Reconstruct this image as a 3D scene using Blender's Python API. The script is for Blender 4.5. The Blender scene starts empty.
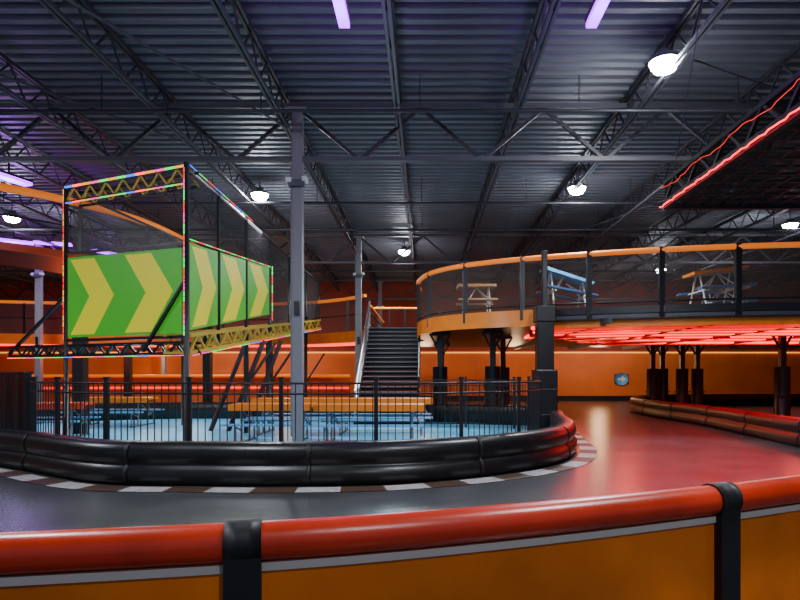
import bpy, math, random
from mathutils import Vector
random.seed(4)
V=Vector
# ---------------- materials ----------------
def mat(name,col,rough=0.5,metal=0.0,emit=None,es=0.0,var=0.0,scale=8.0,spec=0.5,bump=0.0):
    m=bpy.data.materials.new(name); m.use_nodes=True
    nt=m.node_tree; b=nt.nodes['Principled BSDF']
    b.inputs['Base Color'].default_value=(*col,1); b.inputs['Roughness'].default_value=rough
    b.inputs['Metallic'].default_value=metal; b.inputs['Specular IOR Level'].default_value=spec
    if var>0 or bump>0:
        tc=nt.nodes.new('ShaderNodeTexCoord'); n=nt.nodes.new('ShaderNodeTexNoise')
        n.inputs['Scale'].default_value=scale; n.inputs['Detail'].default_value=6
        nt.links.new(tc.outputs['Object'],n.inputs['Vector'])
        if var>0:
            r=nt.nodes.new('ShaderNodeValToRGB')
            r.color_ramp.elements[0].position=0.3; r.color_ramp.elements[1].position=0.7
            r.color_ramp.elements[0].color=(*[c*(1-var) for c in col],1)
            r.color_ramp.elements[1].color=(*[min(1,c*(1+var)) for c in col],1)
            nt.links.new(n.outputs['Fac'],r.inputs['Fac']); nt.links.new(r.outputs['Color'],b.inputs['Base Color'])
        if bump>0:
            bp=nt.nodes.new('ShaderNodeBump'); bp.inputs['Strength'].default_value=bump; bp.inputs['Distance'].default_value=0.02
            nt.links.new(n.outputs['Fac'],bp.inputs['Height']); nt.links.new(bp.outputs['Normal'],b.inputs['Normal'])
    if emit:
        b.inputs['Emission Color'].default_value=(*emit,1); b.inputs['Emission Strength'].default_value=es
    return m
def netmat(name,col,op):
    m=bpy.data.materials.new(name); m.use_nodes=True; nt=m.node_tree
    b=nt.nodes['Principled BSDF']; b.inputs['Base Color'].default_value=(*col,1); b.inputs['Roughness'].default_value=0.8
    t=nt.nodes.new('ShaderNodeBsdfTransparent'); mx=nt.nodes.new('ShaderNodeMixShader'); mx.inputs[0].default_value=op
    o=nt.nodes['Material Output']
    nt.links.new(t.outputs[0],mx.inputs[1]); nt.links.new(b.outputs[0],mx.inputs[2]); nt.links.new(mx.outputs[0],o.inputs['Surface'])
    return m
ORANGE=mat('orange_paint',(0.9,0.22,0.01),0.35,var=0.08,scale=3)
ORANGEWALL=mat('orange_wall_paint',(0.68,0.135,0.01),0.6,var=0.15,scale=0.6)
MAROON=mat('upper_wall_maroon',(0.24,0.03,0.013),0.7,var=0.2,scale=0.4)  # walls are darker red above the split height
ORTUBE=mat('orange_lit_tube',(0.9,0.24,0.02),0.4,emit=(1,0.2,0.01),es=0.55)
REDRAIL=mat('red_orange_vinyl',(0.55,0.030,0.008),0.3,var=0.25,scale=2.5,bump=0.15)
PANEL=mat('orange_panel',(0.62,0.14,0.005),0.14,var=0.4,scale=1.1)  # broad noise stands in for the bright-to-dark light gradient
BLACK=mat('black_powdercoat',(0.008,0.008,0.010),0.4)
RUBBER=mat('black_polyethylene',(0.009,0.009,0.011),0.32,var=0.3,scale=4)
STRAP=mat('black_strap',(0.006,0.006,0.007),0.5)
STEEL=mat('painted_steel',(0.075,0.075,0.09),0.5,metal=0.2)
JOIST=mat('joist_steel',(0.03,0.03,0.04),0.5,metal=0.2)
LEG=mat('galvanised_leg',(0.16,0.17,0.19),0.4,metal=0.5)
DECKCEIL=mat('metal_roof_deck',(0.115,0.12,0.145),0.5,metal=0.2,var=0.12,scale=0.5)
COLM=mat('column_paint',(0.20,0.19,0.21),0.5)
ALU=mat('aluminium',(0.5,0.5,0.52),0.3,metal=0.9)
WHITE=mat('white_paint',(0.72,0.71,0.7),0.4)
STRIPE=mat('grey_white_stripe',(0.42,0.38,0.36),0.4)
BLUEF=mat('blue_floor_paint',(0.16,0.62,0.95),0.35,var=0.1,scale=1.5)
BLUEL=mat('light_blue_plastic',(0.12,0.40,0.68),0.35)
BLUE=mat('blue_plastic',(0.05,0.16,0.42),0.35)
WOOD=mat('light_wood',(0.6,0.3,0.12),0.45,var=0.15,scale=6)
GREEN=mat('green_banner',(0.07,0.55,0.02),0.45,emit=(0.07,0.6,0.02),es=.12)  # faint glow put into the vinyl in place of light falling on it
YEL=mat('yellow_banner',(0.85,0.78,0.01),0.45,emit=(0.9,0.78,0.01),es=.2)  # same added glow, so the chevrons look lit
YELM=mat('yellow_truss',(0.6,0.45,0.06),0.4,metal=0.2)
CURBD=mat('curb_brown',(0.07,0.035,0.022),0.5)
CURBW=mat('curb_white',(0.40,0.39,0.38),0.5,var=0.25,scale=10)
NET=netmat('black_netting',(0.03,0.03,0.035),0.5)
NETD=netmat('dense_black_mesh',(0.02,0.02,0.022),0.72)
NETL=netmat('grey_netting',(0.12,0.09,0.075),0.35)
E_W=mat('led_white',(1,1,1),emit=(0.93,0.96,1),es=220)
E_P=mat('led_purple',(0.3,0.02,1),emit=(0.42,0.0,1),es=5)
E_R=mat('led_red',(1,0.02,0.02),emit=(1,0.004,0.012),es=6)
E_RO=mat('led_redorange',(1,0.1,0.03),emit=(1,0.05,0.012),es=2.6)
E_G=mat('led_green',(0.1,1,0.2),emit=(0.03,1,0.12),es=1.6)
E_Y=mat('led_amber',(1,0.6,0.1),emit=(1,0.4,0.03),es=1.5)
E_B=mat('led_blue',(0.1,0.2,1),emit=(0.05,0.15,1),es=2)
E_RS=mat('led_red_soft',(1,0.1,0.05),emit=(1,0.03,0.02),es=1.6)
E_PK=mat('led_pink',(1,0.1,0.4),emit=(1,0.04,0.35),es=1.8)
REDP=mat('red_plastic',(0.6,0.06,0.02),0.35)
FLOOR=mat('polished_track',(0.06,0.064,0.07),0.27,var=0.3,scale=0.9,bump=0.05)
# ---------------- mesh builder ----------------
class MB:
    def __init__(s): s.v=[];s.f=[];s.m=[];s.mats=[];s.sm=[]
    def mi(s,m):
        if m not in s.mats: s.mats.append(m)
        return s.mats.index(m)
    def add(s,vs,fs,m,smooth=False):
        o=len(s.v); s.v+= [tuple(x) for x in vs]; k=s.mi(m)
        for f in fs: s.f.append([i+o for i in f]); s.m.append(k); s.sm.append(smooth)
    def box(s,c,d,m,rz=0):
        cx,cy,cz=c; dx,dy,dz=[x/2 for x in d]; co,si=math.cos(rz),math.sin(rz)
        vs=[(cx+x*co-y*si,cy+x*si+y*co,cz+z) for x,y,z in [(-dx,-dy,-dz),(dx,-dy,-dz),(dx,dy,-dz),(-dx,dy,-dz),(-dx,-dy,dz),(dx,-dy,dz),(dx,dy,dz),(-dx,dy,dz)]]
        s.add(vs,[(0,3,2,1),(4,5,6,7),(0,1,5,4),(1,2,6,5),(2,3,7,6),(3,0,4,7)],m)
    def beam(s,p,q,w,h,m):
        p,q=V(p),V(q); d=(q-p)
        if d.length<1e-6: return
        d.normalize(); up=V((0,0,1)) if abs(d.z)<0.98 else V((0,1,0))
        a=d.cross(up).normalized()*w/2; b=a.cross(d).normalized()*h/2
        vs=[p-a-b,p+a-b,p+a+b,p-a+b,q-a-b,q+a-b,q+a+b,q-a+b]
        s.add(vs,[(0,1,2,3),(7,6,5,4),(0,4,5,1),(1,5,6,2),(2,6,7,3),(3,7,4,0)],m)
    def tube(s,path,r,m,n=10,closed=False):
        P=[V(p) for p in path]; N=len(P); vs=[];fs=[]
        for i in range(N):
            a=P[(i-1)%N] if (closed or i>0) else P[i]; b=P[(i+1)%N] if (closed or i<N-1) else P[i]
            d=(b-a).normalized(); up=V((0,0,1)) if abs(d.z)<0.95 else V((0,1,0))
            u=d.cross(up).normalized(); w=u.cross(d)
            for k in range(n):
                t=2*math.pi*k/n; vs.append(P[i]+u*r*math.cos(t)+w*r*math.sin(t))
        L=N if closed else N-1
        for i in range(L):
            j=(i+1)%N
            for k in range(n):
                l=(k+1)%n; fs.append((i*n+k,i*n+l,j*n+l,j*n+k))
        if not closed:
            fs.append(tuple(range(n))); fs.append(tuple((N-1)*n+k for k in reversed(range(n))))
        s.add(vs,fs,m,True)
    def sweep(s,path,prof,m,closed=False,side=1,smooth=True):
        P=[V((p[0],p[1],p[2] if len(p)>2 else 0)) for p in path]; N=len(P); n=len(prof); vs=[];fs=[]
        for i in range(N):
            a=P[(i-1)%N] if (closed or i>0) else P[i]; b=P[(i+1)%N] if (closed or i<N-1) else P[i]
            d=b-a; d.z=0; d.normalize(); o=V((d.y,-d.x,0))*side
            for (q,z) in prof: vs.append(P[i]+o*q+V((0,0,z)))
        for i in range(N if closed else N-1):
            j=(i+1)%N
            for k in range(n):
                l=(k+1)%n; fs.append((i*n+k,i*n+l,j*n+l,j*n+k))
        if not closed:
            fs.append(tuple(range(n))); fs.append(tuple((N-1)*n+k for k in reversed(range(n))))
        s.add(vs,fs,m,smooth)
    def ribbon(s,path,z0,z1,m):
        vs=[];N=len(path)
        for p in path: 
            zz=p[2] if len(p)>2 else 0
            vs+=[(p[0],p[1],z0+zz),(p[0],p[1],z1+zz)]
        s.add(vs,[(2*i,2*i+2,2*i+3,2*i+1) for i in range(N-1)],m)
    def poly(s,pts,z0,z1,m):
        n=len(pts); vs=[(p[0],p[1],z0) for p in pts]+[(p[0],p[1],z1) for p in pts]
        fs=[tuple(reversed(range(n))),tuple(range(n,2*n))]+[(i,(i+1)%n,(i+1)%n+n,i+n) for i in range(n)]
        s.add(vs,fs,m)
    def lattice(s,p,q,dv,n,r,m,m2=None):
        p,q,dv=V(p),V(q),V(dv); s.beam(p,q,r,r,m); s.beam(p+dv,q+dv,r,r,m)
        for i in range(n):
            a=p.lerp(q,i/n); b=p.lerp(q,(i+.5)/n)+dv; c=p.lerp(q,(i+1)/n)
            s.beam(a,b,r*.7,r*.7,m2 or m); s.beam(b,c,r*.7,r*.7,m2 or m)
    def done(s,name,bevel=0):
        me=bpy.data.meshes.new(name); me.from_pydata(s.v,[],s.f); me.update()
        for m in s.mats: me.materials.append(m)
        me.polygons.foreach_set('material_index',s.m); me.polygons.foreach_set('use_smooth',s.sm); me.update()
        o=bpy.data.objects.new(name,me); bpy.context.collection.objects.link(o)
        if bevel:
            b=o.modifiers.new('b','BEVEL'); b.width=bevel; b.segments=2; b.limit_method='ANGLE'
        return o
def cr(pts,sub=8,closed=False):
    P=[V((*p,0)) if len(p)==2 else V(p) for p in pts]; N=len(P); out=[]
    for i in range(N if closed else N-1):
        if closed: a,b,c,d=P[(i-1)%N],P[i],P[(i+1)%N],P[(i+2)%N]
        else: a,b,c,d=P[max(i-1,0)],P[i],P[i+1],P[min(i+2,N-1)]
        for k in range(sub):
            t=k/sub
            out.append(0.5*((2*b)+(c-a)*t+(2*a-5*b+4*c-d)*t*t+(3*b-a-3*c+d)*t**3))
    if not closed: out.append(P[-1].copy())
    return out
def resample(path,step,closed=False):
    P=list(path)+([path[0]] if closed else []); out=[P[0].copy()]; acc=0
    for a,b in zip(P[:-1],P[1:]):
        L=(b-a).length
        if L<1e-9: continue
        while acc+L>=step:
            t=(step-acc)/L; a=a.lerp(b,t); out.append(a.copy()); L=(b-a).length; acc=0
            if L<1e-9: break
        acc+=L
    return out
def atz(p,z): return V((p.x,p.y,z))
def offset(path,d,closed=False):
    N=len(path); out=[]
    for i in range(N):
        a=path[(i-1)%N] if (closed or i>0) else path[i]; b=path[(i+1)%N] if (closed or i<N-1) else path[i]
        t=(b-a); t.z=0; t.normalize(); out.append(path[i]+V((t.y,-t.x,0))*d)
    return out

# ---------------- room ----------------
X0,X1,Y0,Y1,H=-30,26,-4,37,7.5
ZS=3.1
b=MB(); b.box(((X0+X1)/2,(Y0+Y1)/2,-0.1),(X1-X0,Y1-Y0,0.2),FLOOR); b.done('floor')
b=MB(); b.box(((X0+X1)/2,Y1+.1,ZS/2),(X1-X0+.4,.2,ZS),ORANGEWALL); b.box(((X0+X1)/2,Y1+.1,(7.5+ZS)/2),(X1-X0+.4,.2,7.5-ZS),MAROON); b.done('wall_back')
b=MB(); b.box((X0-.1,(Y0+Y1)/2,ZS/2),(.2,Y1-Y0,ZS),ORANGEWALL); b.box((X0-.1,(Y0+Y1)/2,(7.5+ZS)/2),(.2,Y1-Y0,7.5-ZS),MAROON); b.done('wall_left')
b=MB(); b.box((X1+.1,(Y0+Y1)/2,ZS/2),(.2,Y1-Y0,ZS),ORANGEWALL); b.box((X1+.1,(Y0+Y1)/2,(7.5+ZS)/2),(.2,Y1-Y0,7.5-ZS),MAROON); b.done('wall_right')
b=MB(); vs=[];y=Y0;pr=[]
while y<Y1:
    pr+=[(y,H),(y+.13,H),(y+.17,H+.09),(y+.26,H+.09)]; y+=.3
for (yy,zz) in pr: vs+=[(X0,yy,zz),(X1,yy,zz)]
b.add(vs,[(2*i,2*i+1,2*i+3,2*i+2) for i in range(len(pr)-1)],DECKCEIL)
b.add([(X0,Y0,H+.2),(X1,Y0,H+.2),(X1,Y1,H+.2),(X0,Y1,H+.2)],[(0,1,2,3)],DECKCEIL); b.done('ceiling')
b=MB(); b.box(((X0+X1)/2,Y1-.04,.15),(X1-X0,.08,.3),BLACK)
b.done('baseboard_back')
b=MB(); x=-2.95-2.4*11
while x<X1-.3:
    for dx in (-.04,.04):
        b.beam((x+dx,Y0,7.42),(x+dx,Y1,7.42),.05,.07,JOIST); b.beam((x+dx,Y0,6.86),(x+dx,Y1,6.86),.05,.06,STEEL)
    y=Y0
    while y<Y1-.9:
        b.beam((x,y,7.4),(x,y+.5,6.86),.03,.03,JOIST); b.beam((x,y+.5,6.86),(x,y+1,7.4),.03,.03,JOIST); y+=1
    x+=2.4
b.done('ceiling_joists')
for gy in (1.5,12.5,24,35.5):
    b=MB(); b.beam((X0,gy,7.28),(X1,gy,7.28),.14,.1,STEEL); b.beam((X0,gy,6.17),(X1,gy,6.17),.12,.09,STEEL)
    x=-2.69-13*2
    while x<X1-1.3:
        b.beam((x,gy,7.25),(x+1.3,gy,6.15),.07,.07,JOIST); b.beam((x+1.3,gy,6.15),(x+2.6,gy,7.25),.07,.07,JOIST)
        x+=2.6
    b.done('roof_girder')
b=MB()
for (yy,zz,r) in ((11.5,6.75,.035),(17.5,6.7,.035),(20.8,6.72,.05),(29,6.7,.05)):
    b.tube([(X0+.2,yy,zz),(X1-.2,yy,zz)],r,JOIST,8)
    x=-28
    while x<X1: b.beam((x,yy,zz),(x,yy,7.45),.02,.02,JOIST); x+=3.1
for xx in (-8.6,6.3): b.tube([(xx,Y0,6.6),(xx,Y1-.2,6.6)],.03,STEEL,8)
b.done('sprinkler_pipes')
b=MB()
for (p,q) in [((-9.5,7,6.8),(-5.5,13,6.8)),((-16,12,6.8),(-9,20,6.8)),((9,12.5,6.7),(5,22,6.7)),((12,9,6.6),(6.8,18,6.5)),((-7,4,6.8),(-2.9,12.4,6.8))]:
    b.beam(p,q,.03,.03,STEEL)
cab=[V((4.6,10.1,7.0)).lerp(V((10.5,10,6.3)),t/12)-V((0,0,math.sin(math.pi*t/12)*.5)) for t in range(13)]
b.tube(cab,.015,BLACK,5)
b.done('ceiling_cables')
for (x,y) in ((-2.69,12.5),(-15.7,12.5),(-2.69,24),(-15.7,24),(-15.7,35.5),(-2.69,35.5)):
    b=MB(); w=.21
    b.box((x,y,3.6),(w,w,7.2),COLM); b.box((x,y,.05),(.45,.45,.04),COLM); b.box((x,y,7.18),(.4,.4,.06),COLM)
    b.box((x-w/2-.02,y-.02,3.4),(.05,.06,6.2),COLM)
    b.box((x,y-.14,5.62),(.34,.1,.14),STEEL); b.box((x-.16,y-.1,5.68),(.12,.2,.1),WHITE); b.box((x+.17,y-.1,5.7),(.1,.2,.1),WHITE)
    b.box((x,y-.14,3.0),(.1,.05,.3),BLACK)
    b.done('support_column',.008)
# ---------------- high bay lights ----------------
def highbay(x,y,z=6.95,e=900):
    b=MB()
    b.tube([(x,y,z+.001),(x,y,z+.07)],.26,STEEL,20); b.tube([(x,y,z+.07),(x,y,z+.2)],.12,STEEL,12)
    b.tube([(x,y,z+.2),(x,y,7.45)],.015,STEEL,6)
    n=20; vs=[];fs=[]
    R=[(.24,0),(.23,-.06),(.18,-.13),(.1,-.17)]
    for (r,dz) in R:
        for k in range(n): vs.append((x+r*math.cos(2*math.pi*k/n),y+r*math.sin(2*math.pi*k/n),z+dz))
    for i in range(3):
        for k in range(n): fs.append((i*n+k,i*n+(k+1)%n,(i+1)*n+(k+1)%n,(i+1)*n+k))
    fs.append(tuple(range(3*n,4*n))); b.add(vs,fs,E_W,True)
    b.done('high_bay_light')
    l=bpy.data.lights.new('hb','SPOT'); l.energy=e; l.spot_size=math.radians(168); l.spot_blend=.6; l.color=(.90,.95,1); l.shadow_soft_size=.2
    o=bpy.data.objects.new('high_bay_lamp',l); o.location=(x,y,z-.25); bpy.context.collection.objects.link(o)
    l=bpy.data.lights.new('ceil_fill','POINT'); l.energy=e*.08; l.color=(.80,.87,1); l.shadow_soft_size=.5  # added point light under the fixture brightens the ceiling
    o=bpy.data.objects.new('ceiling_fill',l); o.location=(x,y,z-1.2); bpy.context.collection.objects.link(o)
for p in ((4.1,10.1),(4.35,16.9),(-4.9,17.5),(-.9,25.5),(-4.5,4.5),(4.0,3.0),(-13.5,9),(-14,20),(13,21),(12,30),(-12,31)): highbay(*p)  # lamps in view come first; the later ones are added as fill
highbay(2.6,-2.6,e=330)  # unseen lamp added behind the camera to light the foreground panel
def purple(x,y,z=6.9,L=.9,rz=0,e=35,w=.16):
    b=MB(); dx,dy=math.sin(rz)*L/2,math.cos(rz)*L/2
    b.beam((x-dx,y-dy,z),(x+dx,y+dy,z),w,.08,E_P); b.beam((x-dx,y-dy,z+.07),(x+dx,y+dy,z+.07),w+.04,.05,BLACK)
    b.beam((x,y,z+.05),(x,y,7.45),.03,.03,BLACK); b.done('purple_led_light')
    l=bpy.data.lights.new('pl','POINT'); l.energy=e; l.color=(.45,.12,1); l.shadow_soft_size=.3
    o=bpy.data.objects.new('purple_lamp',l); o.location=(x,y,z-.3); bpy.context.collection.objects.link(o)
purple(-1.22,8.5,e=50);purple(2.52,8.5,e=50);purple(-11,15.6,z=6.8,L=1.1,rz=.3,e=130,w=.3);purple(-16.3,23.4,rz=.9,L=1.3,e=90,w=.35);purple(-15.0,23.8,rz=1.2,L=1.3,w=.35);purple(-13.8,25.6,rz=.5,L=1.2,e=80,w=.35);purple(-9.5,8.5,e=30)
# ---------------- centre island ----------------
isl=cr([(-7.3,10.15),(-4.9,8.66),(-3.2,8.43),(-1.8,8.4),(-.36,8.6),(1.2,9.4),(2.5,10.7),(3.25,12.6),(3.6,15),(3.9,17.5),(2.5,19.3),(-3,21),(-9,21.5),(-13,19),(-13,14.5),(-10.5,11.8)],10,True)
prof=[(-.28,0),(0,0),(.07,.02),(.12,.09),(.12,.2),(.07,.28),(.04,.31),(.08,.35),(.1,.42),(.1,.5),(.06,.58),(0,.62),(-.22,.62),(-.28,.56)]
b=MB(); b.sweep(offset(isl,-.12,True),prof,RUBBER,True,1)
fine=resample(offset(isl,-.12,True),.06,True)
for i in range(12,len(fine)-2,44):
    b.sweep(fine[i:i+2],[(o+.012,z+.004) for o,z in prof],STRAP,False,1)
b.done('track_barrier')
b=MB(); cpath=resample(offset(isl,.06,True),.1,True); n=len(cpath); seg=6
ins=offset(cpath,.0,True); outs=offset(cpath,.34,True)
for i in range(0,n-1):
    m=CURBW if (i//seg)%2==0 else CURBD
    a,bb,c,d=ins[i],ins[(i+1)%n],outs[(i+1)%n],outs[i]
    b.add([atz(a,.012),atz(bb,.012),atz(c,.008),atz(d,.008)],[(0,1,2,3)],m)
b.done('track_curb')
b=MB(); b.poly(offset(isl,-.4,True),.0,.03,BLUEF); b.done('floor_island')
def fence(name,pts,h=1.47,z0=.06,post=1.45,step=.118):
    path=cr(pts,8); b=MB()
    top=resample(path,.15)
    for z in (h,h-.16,z0+.08): b.tube([atz(p,z) for p in top],.018,BLACK,6)
    for p in resample(path,step): b.beam(atz(p,z0+.05),atz(p,h-.01),.014,.014,BLACK)
    for p in resample(path,post): b.beam(atz(p,.03),atz(p,h+.06),.06,.06,BLACK); b.box((p.x,p.y,h+.08),(.08,.08,.04),BLACK)
    return b.done(name)
fence('safety_fence',[(-7.35,11.1),(-7.1,10.75),(-5.2,9.45),(-3.2,9.1),(-1.8,9.05),(-.3,9.2),(1.05,9.95),(2.1,11.2),(2.5,13),(2.6,15)])
fence('safety_fence',[(-.2,18.0),(1,17.8),(2.9,17.2)],1.45)
b=MB()
for k in range(4):
    x=-9.45+k*.55; y=12.85-k*.47
    b.box((x,y,.83),(.66,.12,1.6),RUBBER,-.7); b.box((x-.05,y-.08,.85),(.06,.03,1.5),STRAP,-.7)
    b.box((x,y,1.64),(.7,.16,.05),BLACK,-.7)
b.done('padded_gate',.02)
# ---------------- picnic tables ----------------
def ptable(x,y,L,z0=.03,topm=ORANGE,benm=BLUEL,rz=0,legs=2,ht=.88,legm=LEG):
    b=MB(); co,si=math.cos(rz),math.sin(rz)
    def T(px,py,pz): return (x+px*co-py*si,y+px*si+py*co,z0+pz)
    b.box(T(0,0,ht-.03),(L,.78,.06),topm,rz); b.box(T(0,-.385,ht-.07),(L,.03,.15),topm,rz); b.box(T(0,.385,ht-.07),(L,.03,.15),topm,rz)
    for s in (-1,1): b.box(T(0,s*.72,.46),(L,.28,.04),benm,rz)
    for k in range(legs):
        lx=-L/2+.3+(L-.6)*k/(legs-1)
        b.tube([T(lx,-.8,.0),T(lx,-.8,.03),T(lx,.8,.03),T(lx,.8,0)],.022,legm,6)
        for s in (-1,1):
            b.tube([T(lx,s*.3,.03),T(lx,s*.3,ht-.06)],.026,legm,6)
            b.tube([T(lx,s*.72,.03),T(lx,s*.72,.44)],.022,legm,6)
            b.tube([T(lx,s*.3,.3),T(lx,s*.72,.42)],.018,legm,6)
            b.tube([T(lx,s*.3,ht-.1),T(lx+.25,0,.35)],.014,legm,6)
    return b.done('picnic_table')
ptable(-3.55,13.8,1.9,ht=.9);ptable(-1.25,13.6,2.5,ht=.9)
ptable(-2.2,16.0,4.8,legs=3,ht=.94)
ptable(-9.4,14.6,2.0,topm=REDP,rz=.2);ptable(-9.6,18.2,2.4,topm=ORANGE)
# ---------------- staircase ----------------
b=MB(); xl,xr=-2.2,-.2; n=20; zt=3.47
for i in range(n):
    t=(i+1)/n; yy=18.5+5*(i+.5)/n
    b.box(((xl+xr)/2,yy,zt*t-.02),(xr-xl,.26,.04),BLACK)
    b.box(((xl+xr)/2,yy+.12,zt*t-.09),(xr-xl,.02,.14),BLACK)
    b.box(((xl+xr)/2,yy-.13,zt*t-.015),(xr-xl,.02,.035),COLM)
for xs,mm in ((xl,ALU),(xr,BLACK)):
    b.beam((xs,18.4,.05),(xs,23.5,zt-.05),.06,.28,BLACK)
    for hh,r in ((1.0,.045),(.55,.025),(.3,.025),(.78,.025)):
        b.tube([(xs,18.5,hh+.1),(xs,23.5,zt+hh)],r,mm,8)
    for k in range(6):
        t=k/5; b.beam((xs,18.5+5*t,zt*t+.0),(xs,18.5+5*t,zt*t+1.08),.05,.05,mm)
b.done('metal_staircase')
# ---------------- right elevated deck ----------------
edge=cr([(-.2,23.6),(-.2,21.3),(.35,19.4),(1.6,18.05),(3.6,17.0),(6.5,16.0),(9.7,15.4),(14,15.2),(24,15.6)],8)
b=MB()
outl=[V((-2.3,33,0)),V((-2.3,23.6,0))]+edge+[V((24,33,0))]
b.poly(outl,3.15,3.4,BLACK)
e0=[p for p in edge if p.x<3.7]; e1=[p for p in edge if p.x>=3.5]
b.sweep(e0,[(.0,3.02),(.06,3.02),(.06,3.5),(.0,3.5)],ORANGE,False,1,False)
b.sweep(e1,[(.0,3.3),(.06,3.3),(.06,3.5),(.0,3.5)],BLACK,False,1,False)
b.sweep(e1,[(-.1,3.18),(.02,3.18),(.02,3.28),(-.1,3.28)],STEEL,False,1,False)
b.sweep(offset(e1,-.25),[(0,2.95),(.06,2.95),(.06,3.15),(0,3.15)],ORANGE,False,1,False)
b.tube([atz(p,5.0) for p in edge],.075,ORTUBE,10)
b.tube([atz(p,3.62) for p in edge],.03,BLACK,6)
b.ribbon(edge,3.5,4.97,NETL)
for i,p in enumerate(resample(edge,1.9)):
    b.beam(atz(p,3.2),atz(p,5.08),.14,.14,BLACK)
for k,off in enumerate((-.8,-1.4,-2.1,-3.0,-4.2,-5.6,-7.2,-9,-11.5)):
    pp=[p for p in offset(edge,off) if p.y<31 and p.x>3.2+k*.15]
    if len(pp)>2:
        b.tube([atz(p,3.08) for p in pp],.06,E_R,6)
        b.sweep(offset(pp,-.2),[(0,2.98),(.08,2.98),(.08,3.15),(0,3.15)],REDP,False,1,False)
for x in range(5,24,3): b.beam((x,15.9,3.08),(x,32.8,3.08),.1,.14,STEEL)
b.done('elevated_track_deck')
def post(x,y,w=.34,pad=True,h=3.15):
    b=MB(); b.box((x,y,h/2),(w*.6,w*.6,h),BLACK); b.box((x,y,.055),(w*1.5,w*1.5,.05),BLACK)
    b.box((x,y,h-.06),(w*1.9,w*1.2,.12),BLACK); b.beam((x-w*.2,y,h-.6),(x-w*1.1,y,h-.05),.07,.07,BLACK); b.beam((x+w*.2,y,h-.6),(x+w*1.1,y,h-.05),.07,.07,BLACK)
    if pad:
        b.tube([(x,y,.05),(x,y,1.9)],w*.8,RUBBER,16)
        b.box((x,y,.8),(w*1.62,w*1.62,.05),STRAP)
    b.done('deck_support_post',.006)
b=MB(); x,y=3.36,16.6
b.box((x,y,1.75),(.46,.46,3.5),RUBBER); b.box((x,y,.9),(.62,.62,1.7),RUBBER); b.box((x,y,1.2),(.66,.66,.06),STRAP); b.box((x,y,.5),(.66,.66,.06),STRAP)
b.box((x,y,3.3),(.55,.55,.45),BLACK); b.box((x,y,4.3),(.16,.16,1.6),BLACK)
b.done('deck_support_post',.05)
for p in ((.55,21.5),(2.35,20.5),(3.1,23.5),(10.8,28),(11.5,28.6),(12.2,28),(13.1,28.4),(13.2,21.8),(18,20),(.8,28)): post(*p)
b=MB()
for z in (4.55,4.2,3.8): b.tube([(-2.3,24.5,z),(-2.3,33,z)],.03,ORTUBE if z>4.5 else BLACK,6)
b.tube([(-2.3,26.5,4.6),(-.2,26.5,4.6)],.05,ORTUBE,6)
for x in (-2.3,-1.6,-.9,-.2): b.beam((x,26.5,3.4),(x,26.5,4.6),.05,.05,BLACK)
b.done('landing_rail')
# tables on the raised deck (bar height picnic tables)
def dtable(x,y,w,tilt,topm,benm):
    b=MB(); z=3.4; dx=w/2; dz=math.sin(tilt)*w/2; ht=1.22
    b.beam((x-dx,y,z+ht+dz),(x+dx,y,z+ht-dz),.8,.09,topm)
    for s in (-1,1): b.beam((x-dx,y+.7*s,z+.7+dz*.6),(x+dx,y+.7*s,z+.7-dz*.6),.28,.06,benm)
    for s in (-.65,.65):
        zz=z+ht-.04-dz*s
        for t in (-1,1):
            b.tube([(x+dx*s,y+.62*t,z),(x+dx*s,y+.12*t,zz)],.03,WHITE,6)
            b.tube([(x+dx*s+.1,y+.3*t,z+.66-dz*s*.6),(x,y,zz)],.018,WHITE,6)
        b.tube([(x+dx*s,y-.74,z+.67-dz*s*.6),(x+dx*s,y+.74,z+.67-dz*s*.6)],.025,WHITE,6)
    b.done('picnic_table')
dtable(4.35,18.2,1.5,.33,BLUEL,BLUE); dtable(8.5,17.3,1.55,-.12,ORANGE,BLUE); dtable(1.75,20.2,1.3,.0,WOOD,WOOD); dtable(10.3,20.5,1.6,0,WOOD,BLUE)
# ---------------- right barrier + floor ----------------
rp=cr([(8.35,13),(8.85,18.5),(8.8,23),(9.3,26.5),(11.5,29.5),(17,30.5),(24,29.5),(25,20),(24,11),(16,9.4),(10.5,10),(8.6,11.4)],8,True)
rp=list(reversed(rp))
def area2(P): return sum(P[i].x*P[(i+1)%len(P)].y-P[(i+1)%len(P)].x*P[i].y for i in range(len(P)))
sg=1 if area2(rp)>0 else -1
b=MB(); b.sweep(rp,prof,RUBBER,True,sg)
f2=resample(rp,.06,True)
for i in range(12,len(f2)-2,44): b.sweep(f2[i:i+2],[(o+.012,z+.004) for o,z in prof],STRAP,False,sg)
b.done('track_barrier')
b=MB(); b.poly(offset(rp,-.3*sg,True),0,.03,BLUEF); b.done('floor_right')
# ---------------- back elevated track ----------------
def etrack(name,pts,zb,zt,rail,posts=True,led=True,fm=ORANGE,step=2.2,net=True,rr=.07):
    path=cr(pts,10); b=MB()
    b.sweep(path,[(0,zb),(.06,zb),(.06,zt),(0,zt)],fm,False,1,False)
    b.sweep(offset(path,-1.5),[(-1.5,zb+.1),(1.5,zb+.1),(1.5,zt-.08),(-1.5,zt-.08)],BLACK,False,1,False)
    if led: b.tube([atz(p,zb-.04) for p in path],.055,E_RO,6); b.tube([atz(p,zb-.0) for p in offset(path,-1.2)],.05,E_R,6)
    b.tube([atz(p,rail) for p in path],rr,ORTUBE,8); b.tube([atz(p,(zt+rail)/2) for p in path],.025,BLACK,6)
    if net: b.ribbon(path,zt,rail,NETL)
    for i,p in enumerate(resample(path,step)):
        b.beam(atz(p,zb),atz(p,rail+.05),.09,.09,BLACK)
        if posts and i%3==1:
            q=p; b.beam(atz(q,0),atz(q,zb+.1),.28,.28,BLACK)
    b.done(name)
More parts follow.
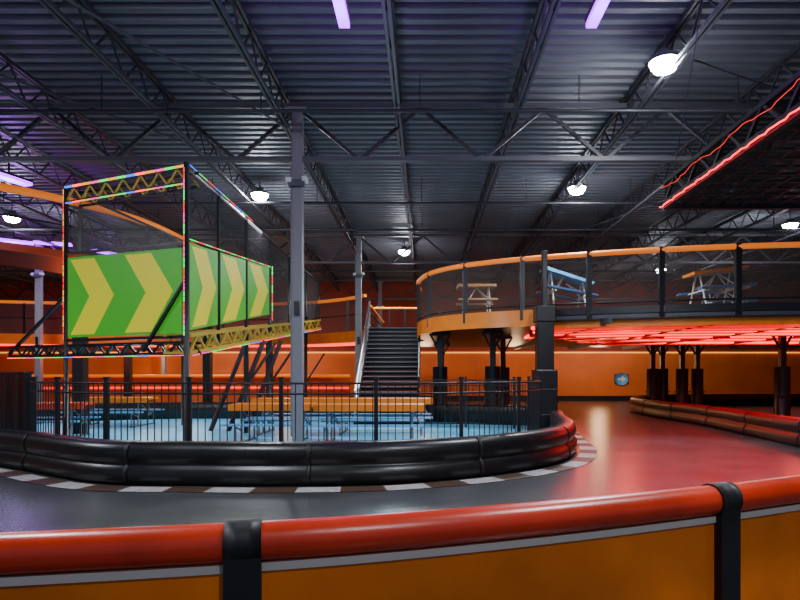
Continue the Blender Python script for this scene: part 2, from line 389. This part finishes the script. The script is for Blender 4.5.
etrack('elevated_track_deck',[(-28,22),(-22,25.5),(-16,27.2),(-10,27.6),(-6,27.2),(-3.6,25.8),(-2.45,24.4)],3.0,3.47,4.9)
etrack('elevated_track_deck',[(-17,12.6),(-13.2,13.1),(-10.4,14.4),(-8.5,17.5),(-8.2,22),(-8.2,25)],4.66,4.85,6.2,fm=REDP,led=False,net=False,rr=.1)
b=MB()
path=cr([(-26,30),(-18,31.5),(-10,32),(-4,31.5)],8); b.ribbon(path,0,1.5,ORANGEWALL); b.tube([atz(p,1.55) for p in path],.08,ORTUBE,8); b.tube([atz(p,.9) for p in path],.06,E_RS,8)
b.done('orange_guard_wall')
# ---------------- chevron tower ----------------
b=MB(); A=V((-4.85,12,0)); L=V((-8.15,13.4,0)); fd=(A-L).normalized(); fn=V((fd.y,-fd.x,0))
def chev_panel(P0,P1,zb0,zt0,zb1,zt1,nrm,nch,w=.45):
    def pt(u,v,o=0): 
        p=P0.lerp(P1,u); zb=zb0+(zb1-zb0)*u; zt=zt0+(zt1-zt0)*u
        return V((p.x,p.y,zb+(zt-zb)*v))+nrm*o
    b.add([pt(0,0,-.02),pt(1,0,-.02),pt(1,1,-.02),pt(0,1,-.02),pt(0,0,.02),pt(1,0,.02),pt(1,1,.02),pt(0,1,.02)],[(0,3,2,1),(4,5,6,7),(0,1,5,4),(1,2,6,5),(2,3,7,6),(3,0,4,7)],GREEN)
    for k in range(nch):
        u0=(k+.06)/nch; du=.36/nch; dw=w/nch
        for o in (.026,-.026):
            b.add([pt(u0,.03,o),pt(u0+dw,.03,o),pt(u0+dw+du,.5,o),pt(u0+du,.5,o)],[(0,1,2,3)],YEL)
            b.add([pt(u0,.97,o),pt(u0+dw,.97,o),pt(u0+dw+du,.5,o),pt(u0+du,.5,o)],[(0,1,2,3)],YEL)
chev_panel(L+fd*.08,A-fd*.12,2.45,4.25,2.45,4.2,fn,2)
sideN=V((1,0,0))
def S(y): return V((-4.85,y,0))
def zb(y): return 2.5+(y-12)*.155
def zt(y): return 4.3+(y-12)*.1
for (y0,y1) in ((12.12,13.75),(13.95,15.9),(16.1,18.3)):
    chev_panel(S(y0),S(y1),zb(y0),zt(y0),zb(y1),zt(y1),sideN,1,.5)
TP=5.82
def pole(p,z0,z1,r=.045,m=BLACK): b.tube([atz(p,z0),atz(p,z1)],r,m,8)
pole(A,0.03,TP+.1,.06);pole(L,0.03,TP+.05,.05)
b.beam(atz(L,4.35),atz(A,4.3),.05,.05,BLACK); b.beam(atz(L,2.38),atz(A,2.38),.06,.06,BLACK)
bk=V((.25,.62,0))
for off in (V((0,0,0)),bk*.5): b.lattice(atz(L,TP-.3)+off,atz(A,TP-.3)+off,(0,0,.3),7,.045,BLACK,YELM)
ext=L-fd*2.0
b.lattice(atz(ext,2.05),atz(A,2.05),(0,0,.22),12,.05,BLACK,BLACK)
b.lattice(atz(ext,2.05)+bk*.6,atz(A,2.05)+bk*.6,(0,0,.22),12,.05,BLACK,BLACK)
p0=V((-4.8,12,2.05));p1=V((-4.8,27,3.75))
b.lattice(p0,p1,(0,0,.36),17,.075,YELM,YELM); b.lattice(p0-V((.5,0,0)),p1-V((.5,0,0)),(0,0,.36),17,.05,YELM,YELM)
for k in range(12): 
    t=k/11; q=p0.lerp(p1,t); b.beam(q,q-V((.5,0,0)),.04,.04,YELM)
for y in (13.85,16.0,18.4,21,24,27):
    pole(S(y),zb(y)-.5,TP+.1,.045)
b.tube([(-4.85,12,TP),(-4.85,27,TP)],.04,BLACK,6)
b.add([(-4.85,12,4.3),(-4.85,18.4,4.95),(-4.85,18.4,TP),(-4.85,12,TP)],[(0,1,2,3)],NET)
b.add([(-4.85,18.4,3.2),(-4.85,27,4.0),(-4.85,27,TP),(-4.85,18.4,TP)],[(0,1,2,3)],NETD)
b.add([(-8.0,13.4,4.4),(-7.6,18.5,4.4),(-7.6,18.5,TP),(-8.0,13.4,TP)],[(0,1,2,3)],NET)
b.tube([(-8.15,13.4,TP),(-7.6,18.5,TP)],.035,BLACK,6); b.tube([(-7.6,18.5,TP),(-4.85,18.4,TP)],.035,BLACK,6); b.tube([(-7.6,18.5,.03),(-7.6,18.5,TP)],.05,BLACK,6)
b.beam(atz(A,3.5)-fn*-.05,atz(A-fd*1.15,2.1)+fn*.05,.06,.06,BLACK)
b.beam(atz(L,3.4),atz(ext,2.1),.06,.06,BLACK)
for y in (16,18.4,24):
    pole(S(y),.03,zb(y)-.4,.07); b.beam((-4.85,y,1.3),(-4.2,y+.6,2.5),.06,.06,BLACK)
for dx in (0,.5,1.0): b.beam((-6+dx,16.5,.03),(-5.2+dx,17.2,2.6),.1,.1,BLACK)
leds=[E_PK,E_G,E_Y,E_G,E_B,E_R,E_Y]
def rope(p,q,n,r=.018,pal=None):
    p,q=V(p),V(q); P=pal or leds
    for k in range(n):
        b.beam(p.lerp(q,k/n),p.lerp(q,(k+.85)/n),r,r,P[(k//2+int(p.x*3))%len(P)])
rope(atz(L,TP+.03)+fn*.03,atz(A,TP+.03)+fn*.03,26,.04); rope(atz(L,TP-.33)+fn*.03,atz(A,TP-.33)+fn*.03,26,.022)
rope(atz(ext,2.0)+fn*.04,atz(A,2.0)+fn*.04,34,.016); rope(atz(A,2.4)+fn*.07,atz(A,TP)+fn*.07,30,.018,[E_RS,E_G,E_PK])
rope(atz(L,2.4)+fn*.07,atz(L,TP)+fn*.07,24,.012,[E_RS,E_Y])
rope(A.xyz+V((.07,0,4.36)),V((-4.78,18.3,4.95)),30,.016,[E_G,E_RS]); rope((-4.76,18.4,3.3),(-4.76,18.4,5.0),12,.02,[E_RS,E_G])
rope((-4.78,12,TP+.05),(-4.78,16.4,TP+.05),18,.014,[E_RS,E_B,E_G])
rope((-4.72,12,2.0),(-4.72,27,3.7),30,.016)
b.done('chevron_banner_tower')
# ---------------- upper right suspended net platform ----------------
b=MB(); z=3.9
b.add([(3.25,4,z),(9,4,z),(9,8,z),(3.25,8,z)],[(0,1,2,3)],NETD)
b.add([(3.25,4,z+.3),(9,4,z+.3),(9,8,z+.3),(3.25,8,z+.3)],[(0,1,2,3)],NETD)
b.add([(3.25,8,z),(9,8,z),(9,8,z+.3),(3.25,8,z+.3)],[(0,1,2,3)],NETD)
b.beam((3.25,8,z),(9,8,z),.06,.1,BLACK); b.beam((3.25,4,z),(3.25,8,z),.06,.1,BLACK)
b.lattice((3.25,8,z),(9,8,z),(0,0,.3),8,.05,BLACK); b.lattice((3.25,4,z),(3.25,8,z),(0,0,.3),6,.05,BLACK)
for k in range(24): b.beam((3.25+k*.25,4,z),(3.25+k*.25,8,z),.03,.03,BLACK)
for k in range(17): b.beam((3.25,4+k*.25,z),(9,4+k*.25,z),.03,.03,BLACK)
def wv(k,s): return .005*math.sin(k*1.7+s)+.004*math.sin(k*3.1+s)
b.tube([V((3.20+wv(k,0),8.05-k*.08,z-.02+wv(k,2))) for k in range(50)],.008,E_R,5)
b.tube([V((3.22+wv(k,4),8.05-k*.08,z+.24-.05*math.sin(k*.25)**2+wv(k,1))) for k in range(50)],.003,E_RS,5)
b.tube([V((3.2+k*.1,8.06,z-.02+wv(k,1))) for k in range(24)],.006,E_RS,5)
for (x,y) in ((3.3,5.0),(8.9,8),(8.9,4.2)): b.beam((x,y,z),(x,y,7.45),.04,.04,BLACK)
b.tube([(3.3,8,z),(3.9,8.0,7.45)],.006,BLACK,5)
b.tube([V((3.18+wv(k,3),4.95,z+.3+k*.1)) for k in range(36)],.01,E_RO,5)
b.done('suspended_net_platform')
# ---------------- foreground barrier ----------------
fp=resample(cr([(-3.6,1.55),(-1.37,1.86),(.1,2.2),(1.9,2.95),(4.0,4.1),(6,5.6)],14),.04)
def circ(cz,r,n=16,o0=0): return [(o0+r*math.cos(2*math.pi*k/n),cz+r*math.sin(2*math.pi*k/n)) for k in range(n)]
b=MB()
b.sweep(fp,circ(1.035,.066,18),REDRAIL,False,1)
b.sweep(fp,[(-.05,0),(.02,0),(.02,.97),(-.05,.97)],PANEL,False,1,False)
b.sweep(fp,[(.0,.94),(.03,.94),(.03,.968),(.0,.968)],STRIPE,False,1,False)
def near(u): return min(range(len(fp)),key=lambda i:abs(fp[i].x-u))
for u in (-.65,1.34,-3):
    i=near(u); seg=fp[i-1:i+3]
    b.sweep(seg,circ(1.035,.074,18),STRAP,False,1); b.sweep(seg,[(-.07,0),(.06,0),(.06,1.03),(-.07,1.03)],STRAP,False,1,False)
b.done('foreground_track_barrier')
b=MB(); cx,cz=12.3,1.35; y=36.94
b.box((cx,y,cz),(.9,.04,.62),STEEL)
b.tube([(cx,y-.04,cz),(cx,y-.02,cz)],.4,BLUEL,24)
b.add([(cx-.22,y-.05,cz-.06),(cx,y-.05,cz-.06),(cx,y-.05,cz-.2),(cx+.28,y-.05,cz),(cx,y-.05,cz+.2),(cx,y-.05,cz+.06),(cx-.22,y-.05,cz+.06)],[tuple(range(7))],WHITE)
b.done('arrow_sign')
b=MB(); b.beam((X0+1,36.93,3.0),(X1-1,36.93,3.0),.05,.06,E_Y); b.done('wall_led_strip')
# ---------------- coloured lights ----------------
def pl(x,y,z,e,c,r=.4):
    l=bpy.data.lights.new('p','POINT'); l.energy=e; l.color=c; l.shadow_soft_size=r
    o=bpy.data.objects.new('accent_lamp',l); o.location=(x,y,z); bpy.context.collection.objects.link(o)
for p in ((6.5,19,2.6),(6.5,25,2.6),(12,19,2.6),(17,24,2.6)): pl(*p,60,(1,.09,.05))
for p in ((5,33,2.4),(10,34,2.4),(0,33,2.4),(-8,34,2.6),(-16,34,2.6),(-23,33,2.6)): pl(*p,140,(1,.6,.3))
for p in ((-22,22,2.6),(-15,24.5,2.6)): pl(*p,90,(1,.12,.04))
pl(-1,14.8,3.4,130,(.7,.88,1)); pl(-7,14.5,1.9,50,(.7,.88,1))
w=bpy.data.worlds.new('World'); bpy.context.scene.world=w; w.use_nodes=True
w.node_tree.nodes['Background'].inputs[0].default_value=(.42,.52,.75,1); w.node_tree.nodes['Background'].inputs[1].default_value=.38
c=bpy.data.cameras.new('cam'); c.lens=26.55; c.sensor_width=36; c.shift_x=-.03125; c.shift_y=.09375; c.clip_start=.05
o=bpy.data.objects.new('camera',c); o.location=(0,0,1.6); o.rotation_euler=(math.radians(90),0,0); bpy.context.collection.objects.link(o)
bpy.context.scene.camera=o
